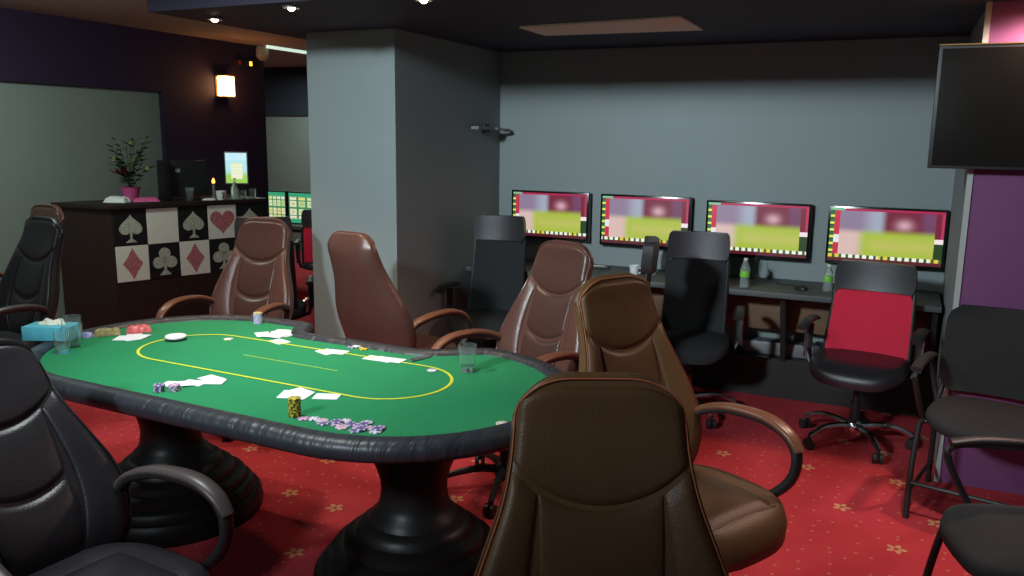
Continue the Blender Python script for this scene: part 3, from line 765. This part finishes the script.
def crumple(name, m, s_, loc, label, cat, seed, grp=None, rz=0):
    rd = random.Random(seed); G = []
    for i in range(9):
        r_ = []
        for j in range(13):
            a, b = j/12*2-1, i/8*2-1; e = (1-a**6)*(1-b**4)
            r_.append((a*s_[0]+rd.uniform(-.004,.004), b*s_[1]+rd.uniform(-.004,.004), (.003+s_[2]*max(0,e)**.5*(.7+.3*rd.random())) if e > .02 else .0005))
        G.append(r_)
    bot = [[(p[0], p[1], .0003) for p in r] for r in G]
    mb = MB().grid(G).grid(bot[::-1]); ob = mb.build(name, m, None, loc, rz)
    return tag(ob, label, cat, grp)
crumple('snack_packet', 'snack', (.055,.03,.028), (-3.15,2.475,ZF+.0005), 'crumpled yellow and brown snack packet beside the light blue box', 'snack packet', 3, rz=.9)
crumple('snack_packet', 'snackred', (.050,.028,.034), (-3.07,2.575,ZF+.0005), 'crumpled red snack packet near the far left rail', 'snack packet', 5, rz=1.0)
ob = crumple('snack_packet', 'chipblue', (.022,.018,.02), (-3.19,2.405,ZF), 'tiny blue wrapper between the snack packet and the tissue box', 'wrapper', 8)
cards(-3.02, 2.475, [(-.02,-.01,.5),(.02,.0,1.1),(.0,.03,.8),(.035,.03,.3)], 'white card near the snack packets on the left end', 'cards at the left end')
for i, (x, y, rz) in enumerate(((-1.70,2.77,1.25),(-1.715,2.79,1.1))):
    tag(MB().tube([(-.05,0,.004),(.05,0,.004)], .0038, 8).build('pen', 'greymetal', None, (x,y,ZF), rz), 'thin grey pen lying beside the short row of cards at the far rail', 'pen', 'pens by the far cards')

# ------------------------------------------------------------------ bar
Cn, Dn, An, Bn = (-5.52, 4.45), (-5.10, 5.68), (-6.08, 4.40), (-5.72, 5.86)
bar = thing('bar_counter', 'dark bar counter with playing card suit tiles on its front', 'bar counter', (Cn[0], Cn[1], 0))
loc2 = lambda p: (p[0]-Cn[0], p[1]-Cn[1])
MB().prism([loc2(An), (0,0), loc2(Dn), loc2(Bn)], 0, 1.07).build('counter_body', 'barbrown', bar, smooth=False)
cx_, cy_ = .0, .0
MB().prism([(loc2(An)[0]-.02, loc2(An)[1]-.03), (.025,-.035), (loc2(Dn)[0]+.03, loc2(Dn)[1]+.01), (loc2(Bn)[0], loc2(Bn)[1]+.02)], 1.07, 1.105).build('counter_top', 'barwood', bar, bevel=.004)
dv = Vector((Dn[0]-Cn[0], Dn[1]-Cn[1], 0)); LB = dv.length; dv.normalize(); nv = Vector((dv.y, -dv.x, 0))
BM = Matrix(((dv.x, 0, nv.x, 0), (dv.y, 0, nv.y, 0), (0, 1, 0, 0), (0,0,0,1)))   # local x along bar, y up, z outward
def heart(s_, flip=1):
    P = []
    for k in range(48):
        a = 2*PI*k/48; P.append((s_*16*math.sin(a)**3/17, flip*s_*(13*math.cos(a)-5*math.cos(2*a)-2*math.cos(3*a)-math.cos(4*a))/17))
    return P
def suit(kind, cx, cy, s_):
    mb = MB(); z0, z1 = .0062, .0085
    def pr(P): mb.prism([(cx+x, cy+y) for x, y in P], z0, z1)
    if kind == 'diamond': pr([(0,-s_*1.15),(s_*.35,-s_*.5),(s_*.72,0),(s_*.35,s_*.5),(0,s_*1.15),(-s_*.35,s_*.5),(-s_*.72,0),(-s_*.35,-s_*.5)])
    elif kind == 'heart': pr([(x, y+.1*s_) for x, y in heart(s_*1.08)])
    elif kind == 'spade':
        pr([(x, y+.12*s_) for x, y in heart(s_*.88, -1)]); pr([(-.10*s_,-.2*s_),(-.08*s_,-.8*s_),(-.42*s_,-1.08*s_),(.42*s_,-1.08*s_),(.08*s_,-.8*s_),(.10*s_,-.2*s_)])
    else:
        for dx, dy in ((0,.55),(-.48,-.12),(.48,-.12)): pr([(s_*dx+.44*s_*math.cos(2*PI*k/24), s_*dy+.44*s_*math.sin(2*PI*k/24)) for k in range(24)])
        pr([(-.14*s_,.3*s_),(-.10*s_,-.7*s_),(-.45*s_,-1.08*s_),(.45*s_,-1.08*s_),(.10*s_,-.7*s_),(.14*s_,.3*s_)])
    return mb
tw, thh = .255, .285; top = 1.062
grid_ = [['b:spade','w:','b:spade','w:heart','b:spade'],['w:diamond','b:club','w:diamond','b:club','w:heart']]
for r_, line in enumerate(grid_):
    for c_, sp in enumerate(line):
        col, kind = sp.split(':'); x0 = .01+c_*tw; y1 = top-r_*thh
        tl = MB().box(x0+.001, x0+tw-.001, y1-thh+.001, y1-.001, 0, .006).build('tile', 'tilewhite' if col == 'w' else 'tileblack', bar, M4=BM, bevel=.0015, seg=1)
        tl['label'] = ('white' if col == 'w' else 'black')+' square tile'+(' with a '+kind if kind else '')
        if kind: 
            sm = suit(kind, x0+tw/2, y1-thh/2, .108).build('suit_symbol', 'suitred' if kind in ('diamond','heart') else 'suitsilver', tl, smooth=False)
ZB = 1.105
o = thing('flower_arrangement', 'pink pot with dark red flower and trailing green stems on the bar end', 'plant', (-5.78, 4.86, ZB))
MB().lathe([(.001,0),(.055,0),(.075,.10),(.08,.11),(.07,.11),(.05,.01),(.001,.01)], 24).build('pot', 'pinkfoil', o)
rd = random.Random(4)
stem = MB(); lf = MB(); bud = MB()
for k in range(20):
    a = rd.uniform(0, 6.28); q = rd.uniform(.05,.16); h = rd.uniform(.2,.52)
    P = catmull([(0,0,.09),(q*.3*math.cos(a),q*.3*math.sin(a),h*.6),(q*math.cos(a),q*math.sin(a),h)], 6); stem.tube(P, .003, 6)
    for m_ in range(4, len(P), 2):
        for sgn in (-1, 1):
            b = a+sgn*1.2+rd.uniform(-.3,.3); p = P[m_]; d = Vector((math.cos(b), math.sin(b), .35)); s2 = Vector((-math.sin(b), math.cos(b), 0)); L2 = rd.uniform(.05,.09)
            lf.add([p, p+d*L2*.5+s2*L2*.22, p+d*L2, p+d*L2*.5-s2*L2*.22], [(0,1,2,3)])
    if k % 5 == 0: MB().lathe([(.001,-.02),(.016,-.01),(.02,.005),(.012,.02),(.001,.026)], 10, tuple(P[-1])).build('bud', 'leafyellow', o)
stem.build('stem', 'leaf', o); lf.build('foliage', 'leaf', o, smooth=False)
fl = MB()
for k in range(9):
    a = 2*PI*k/9; fl.add([(math.cos(a+s_)*r-.03, math.sin(a+s_)*r-.03, .20+z) for s_, r, z in ((0,.005,0),(.5,.08,.03),(.25,.115,.06),(-.1,.085,.035))], [(0,1,2,3)])
    fl.add([(math.cos(a+s_+.3)*r*.6-.03, math.sin(a+s_+.3)*r*.6-.03, .21+z) for s_, r, z in ((0,.005,0),(.5,.05,.045),(.25,.06,.075),(-.1,.055,.05))], [(0,1,2,3)])
fl.build('flower', 'redflower', o)
crumple('wrapping_paper', 'whiteplastic', (.09,.05,.05), (-5.70,4.66,ZB), 'crumpled pale wrapping paper on the bar before the pink pot', 'wrapping paper', 11, rz=.4)
crumple('wrapping_paper', 'pinkfoil', (.10,.05,.035), (-5.58,4.84,ZB), 'crumpled pink wrapping on the bar left of the black machine', 'wrapping paper', 12, rz=1.0)
o = thing('bar_computer', 'black computer monitor and case seen from behind on the bar', 'computer', (-5.50, 5.20, ZB), math.radians(-22+90))
MB().box(-.15, .17, -.02, .03, .03, .33).build('monitor_shell', 'blackplastic', o, bevel=.01)
MB().box(-.08, .08, -.07, .07, 0, .012).box(-.02, .02, -.005, .02, .01, .08).build('monitor_stand', 'blackplastic', o, bevel=.004)
MB().box(-.215, -.165, -.10, .08, 0, .33).build('computer_case', 'tablewood', o, bevel=.005)
MB().box(-.10, -.06, -.0225, -.02, .23, .26).build('sticker', 'whitetrim', o)
tag(MB().lathe([(.001,0),(.024,0),(.036,.11),(.034,.11),(.022,.006),(.001,.006)], 20).build('bar_glass', 'glass', None, (-5.36,5.09,ZB)), 'frosted tumbler on the bar before the black computer', 'glass')
o = thing('candle_light', 'small glowing orange lamp on the bar behind the computer', 'light', (-5.42, 5.42, ZB))
MB().lathe([(.001,0),(.03,0),(.012,.02),(.012,.13),(.001,.13)], 16).build('lamp_stem', 'greymetal', o)
MB().lathe([(.001,.13),(.012,.13),(.014,.15),(.006,.17),(.001,.175)], 12).build('flame_bulb', 'orange', o)
o = thing('menu_stand', 'lit pale blue and yellow menu display on a stalk at the bar', 'menu stand', (-5.28, 5.55, ZB), math.radians(35))
MB().box(-.05, .05, -.04, .04, 0, .01).tube([(-.03,0,.01),(-.05,.02,.09),(.0,.03,.16)], .008).build('stand', 'greymetal', o)
MB().box(-.097, .097, .02, .035, .12, .40).build('frame', 'greymetal', o, bevel=.003)
screen_obj('display', .178, .26, poster_picture(), o, (0, .0185, .26), 24, 36)
o = thing('cup', 'white coffee cup with dark mark on the bar below the menu display', 'cup', (-5.25, 5.33, ZB), -.5)
MB().lathe([(.001,0),(.032,0),(.042,.05),(.043,.075),(.040,.075),(.038,.05),(.029,.006),(.001,.006)], 24).build('cup_body', 'whiteplastic', o)
MB().tube(catmull([(.040,0,.062),(.062,0,.058),(.062,0,.03),(.038,0,.02)], 4), .005).build('cup_handle', 'blackplastic', o)
crumple('napkin', 'whiteplastic', (.05,.03,.014), (-5.30,5.24,ZB), 'folded white napkin on the bar beside the white cup', 'napkin', 14, rz=.7)
def bglass(x, y, h, label):
    tag(MB().lathe([(.001,0),(.026,0),(.032,h),(.030,h),(.024,.008),(.001,.008)], 20).build('bar_glass', 'glass', None, (x,y,ZB)), label, 'glass', 'glasses on the bar')
bglass(-5.17, 5.50, .075, 'clear glass nearest the counter edge, beside the white cup on the bar')
bglass(-5.15, 5.60, .085, 'rightmost clear glass on the bar')
o = thing('glass_bottle', 'clear bottle with pointed neck among the glasses on the bar', 'bottle', (-5.20, 5.44, ZB))
MB().lathe([(.001,0),(.03,0),(.032,.01),(.032,.08),(.012,.13),(.010,.165),(.001,.165)], 20).build('bottle_body', 'petplastic', o)
MB().lathe([(.001,.165),(.012,.165),(.012,.18),(.001,.18)], 12).build('stopper', 'whiteplastic', o)

# ------------------------------------------------------------------ far room desk and screens
o = thing('side_desk', 'black desk under the slot game screens in the far room', 'desk', (-5.92, 7.15, 0))
MB().box(-.53, .65, -.25, .25, .64, .68).build('desktop', 'deskdark', o, bevel=.004)
for sx in (-.50, .60): MB().box(sx-.02, sx+.02, -.24, .24, 0, .64).build('side_panel', 'deskdark', o)
for x0, x1, lab, sd in ((-6.27,-6.02,'lit green and cream slot game screen, the half next to the bar',21),(-5.99,-5.50,'lit green and cream slot game screen, the half next to the column',22)):
    w = x1-x0; o = thing('slot_screen', lab, 'screen', ((x0+x1)/2, 7.05, .68), 0, 'slot game screens in the far room')
    MB().box(-w/2, w/2, 0, .04, .03, .38).build('casing', 'blackplastic', o, bevel=.004)
    MB().box(-.03, .03, .01, .03, 0, .04).box(-.08, .08, -.05, .07, 0, .008).build('stand', 'blackplastic', o)
    screen_obj('display', w-.02, .32, slot_picture(sd), o, (0, -.0015, .205), 32, 30)

# ------------------------------------------------------------------ lights
def light(name, kind, loc, energy, color=(1,1,1), rot=None, to=None, **k):
    l = bpy.data.lights.new(name, kind); l.energy = energy; l.color = color
    for a, b in k.items(): setattr(l, a, b)
    o = bpy.data.objects.new(name, l); C.objects.link(o); o.location = loc
    if to is not None: o.rotation_euler = (Vector(to)-Vector(loc)).to_track_quat('-Z', 'Y').to_euler()
    return o
light('table_ceiling_light', 'AREA', (-2.30, 1.92, 2.46), 24, (.93,1,.98), to=(-2.3,2.2,.7), size=.30)
light('high_window_light', 'AREA', (-2.2, -1.5, 2.90), 44, (.80,.94,1), to=(-1.3,5.7,1.75), size=.35, spread=math.radians(66))
light('table_lamp_beam', 'SPOT', (-2.30, 2.30, 2.5), 60, (.95,1,.97), to=(-2.25,2.5,.7), spot_size=math.radians(62), spot_blend=1., shadow_soft_size=.12)
light('room_daylight', 'AREA', (-1.8, -1.4, 2.15), 5, (.80,.95,1), to=(-1.2,5.7,1.2), shape='RECTANGLE', size=4.5, size_y=.8)
for x, y in ((-3.48,3.55),(-2.80,3.37),(-2.06,3.40)):
    light('spotlight_beam', 'SPOT', (x, y, ZS-.06), 30, (1,.72,.48), to=(x,y,0), spot_size=math.radians(85), spot_blend=.6, shadow_soft_size=.03)
light('spotlight_beam', 'SPOT', (.62, 4.18, ZS-.03), 60, (1,.62,.48), to=(.60,4.30,0), spot_size=math.radians(165), spot_blend=.5, shadow_soft_size=.04)
light('spotlight_beam', 'SPOT', (.25, 3.1, ZC-.05), 95, (1,.84,.76), to=(-.05,3.3,0), spot_size=math.radians(66), spot_blend=.9, shadow_soft_size=.06)
light('lantern_glow', 'POINT', (XL+.28, 6.62, 2.14), 2., (1,.35,.15), shadow_soft_size=.06)
light('far_room_light', 'AREA', (-7.2, 8.4, 2.5), 22, (.85,1,.92), to=(-7.2,8.4,0), size=.8)
light('side_fill_light', 'AREA', (-5.0, 3.3, 2.54), 34, (.80,1,.90), to=(-5.6,4.0,.6), size=.6)  # unseen fill lamp added to brighten the left wall and bar
w = bpy.data.worlds.new('World'); bpy.context.scene.world = w; w.use_nodes = True
w.node_tree.nodes['Background'].inputs[0].default_value = (.55,.72,.85,1); w.node_tree.nodes['Background'].inputs[1].default_value = .08

# ------------------------------------------------------------------ camera
yaw, pitch, roll, F = .438398, .179258, .0131526, 824.48
d = Vector((-math.sin(yaw)*math.cos(pitch), math.cos(yaw)*math.cos(pitch), -math.sin(pitch)))
r = Vector((math.cos(yaw), math.sin(yaw), 0)); u = r.cross(d)
r2 = r*math.cos(roll)+u*math.sin(roll); u2 = -r*math.sin(roll)+u*math.cos(roll)
cam = bpy.data.cameras.new('camera'); co = bpy.data.objects.new('camera', cam); C.objects.link(co)
cam.sensor_width = 36; cam.lens = F/1024*36; cam.clip_start = .05
co.matrix_world = Matrix(((r2.x,u2.x,-d.x,0),(r2.y,u2.y,-d.y,0),(r2.z,u2.z,-d.z,1.65),(0,0,0,1)))
sc = bpy.context.scene; sc.camera = co
sc.view_settings.view_transform = 'Standard'; sc.view_settings.look = 'None'; sc.view_settings.gamma = 1; sc.view_settings.use_curve_mapping = False
sc.view_settings.exposure = 0.0
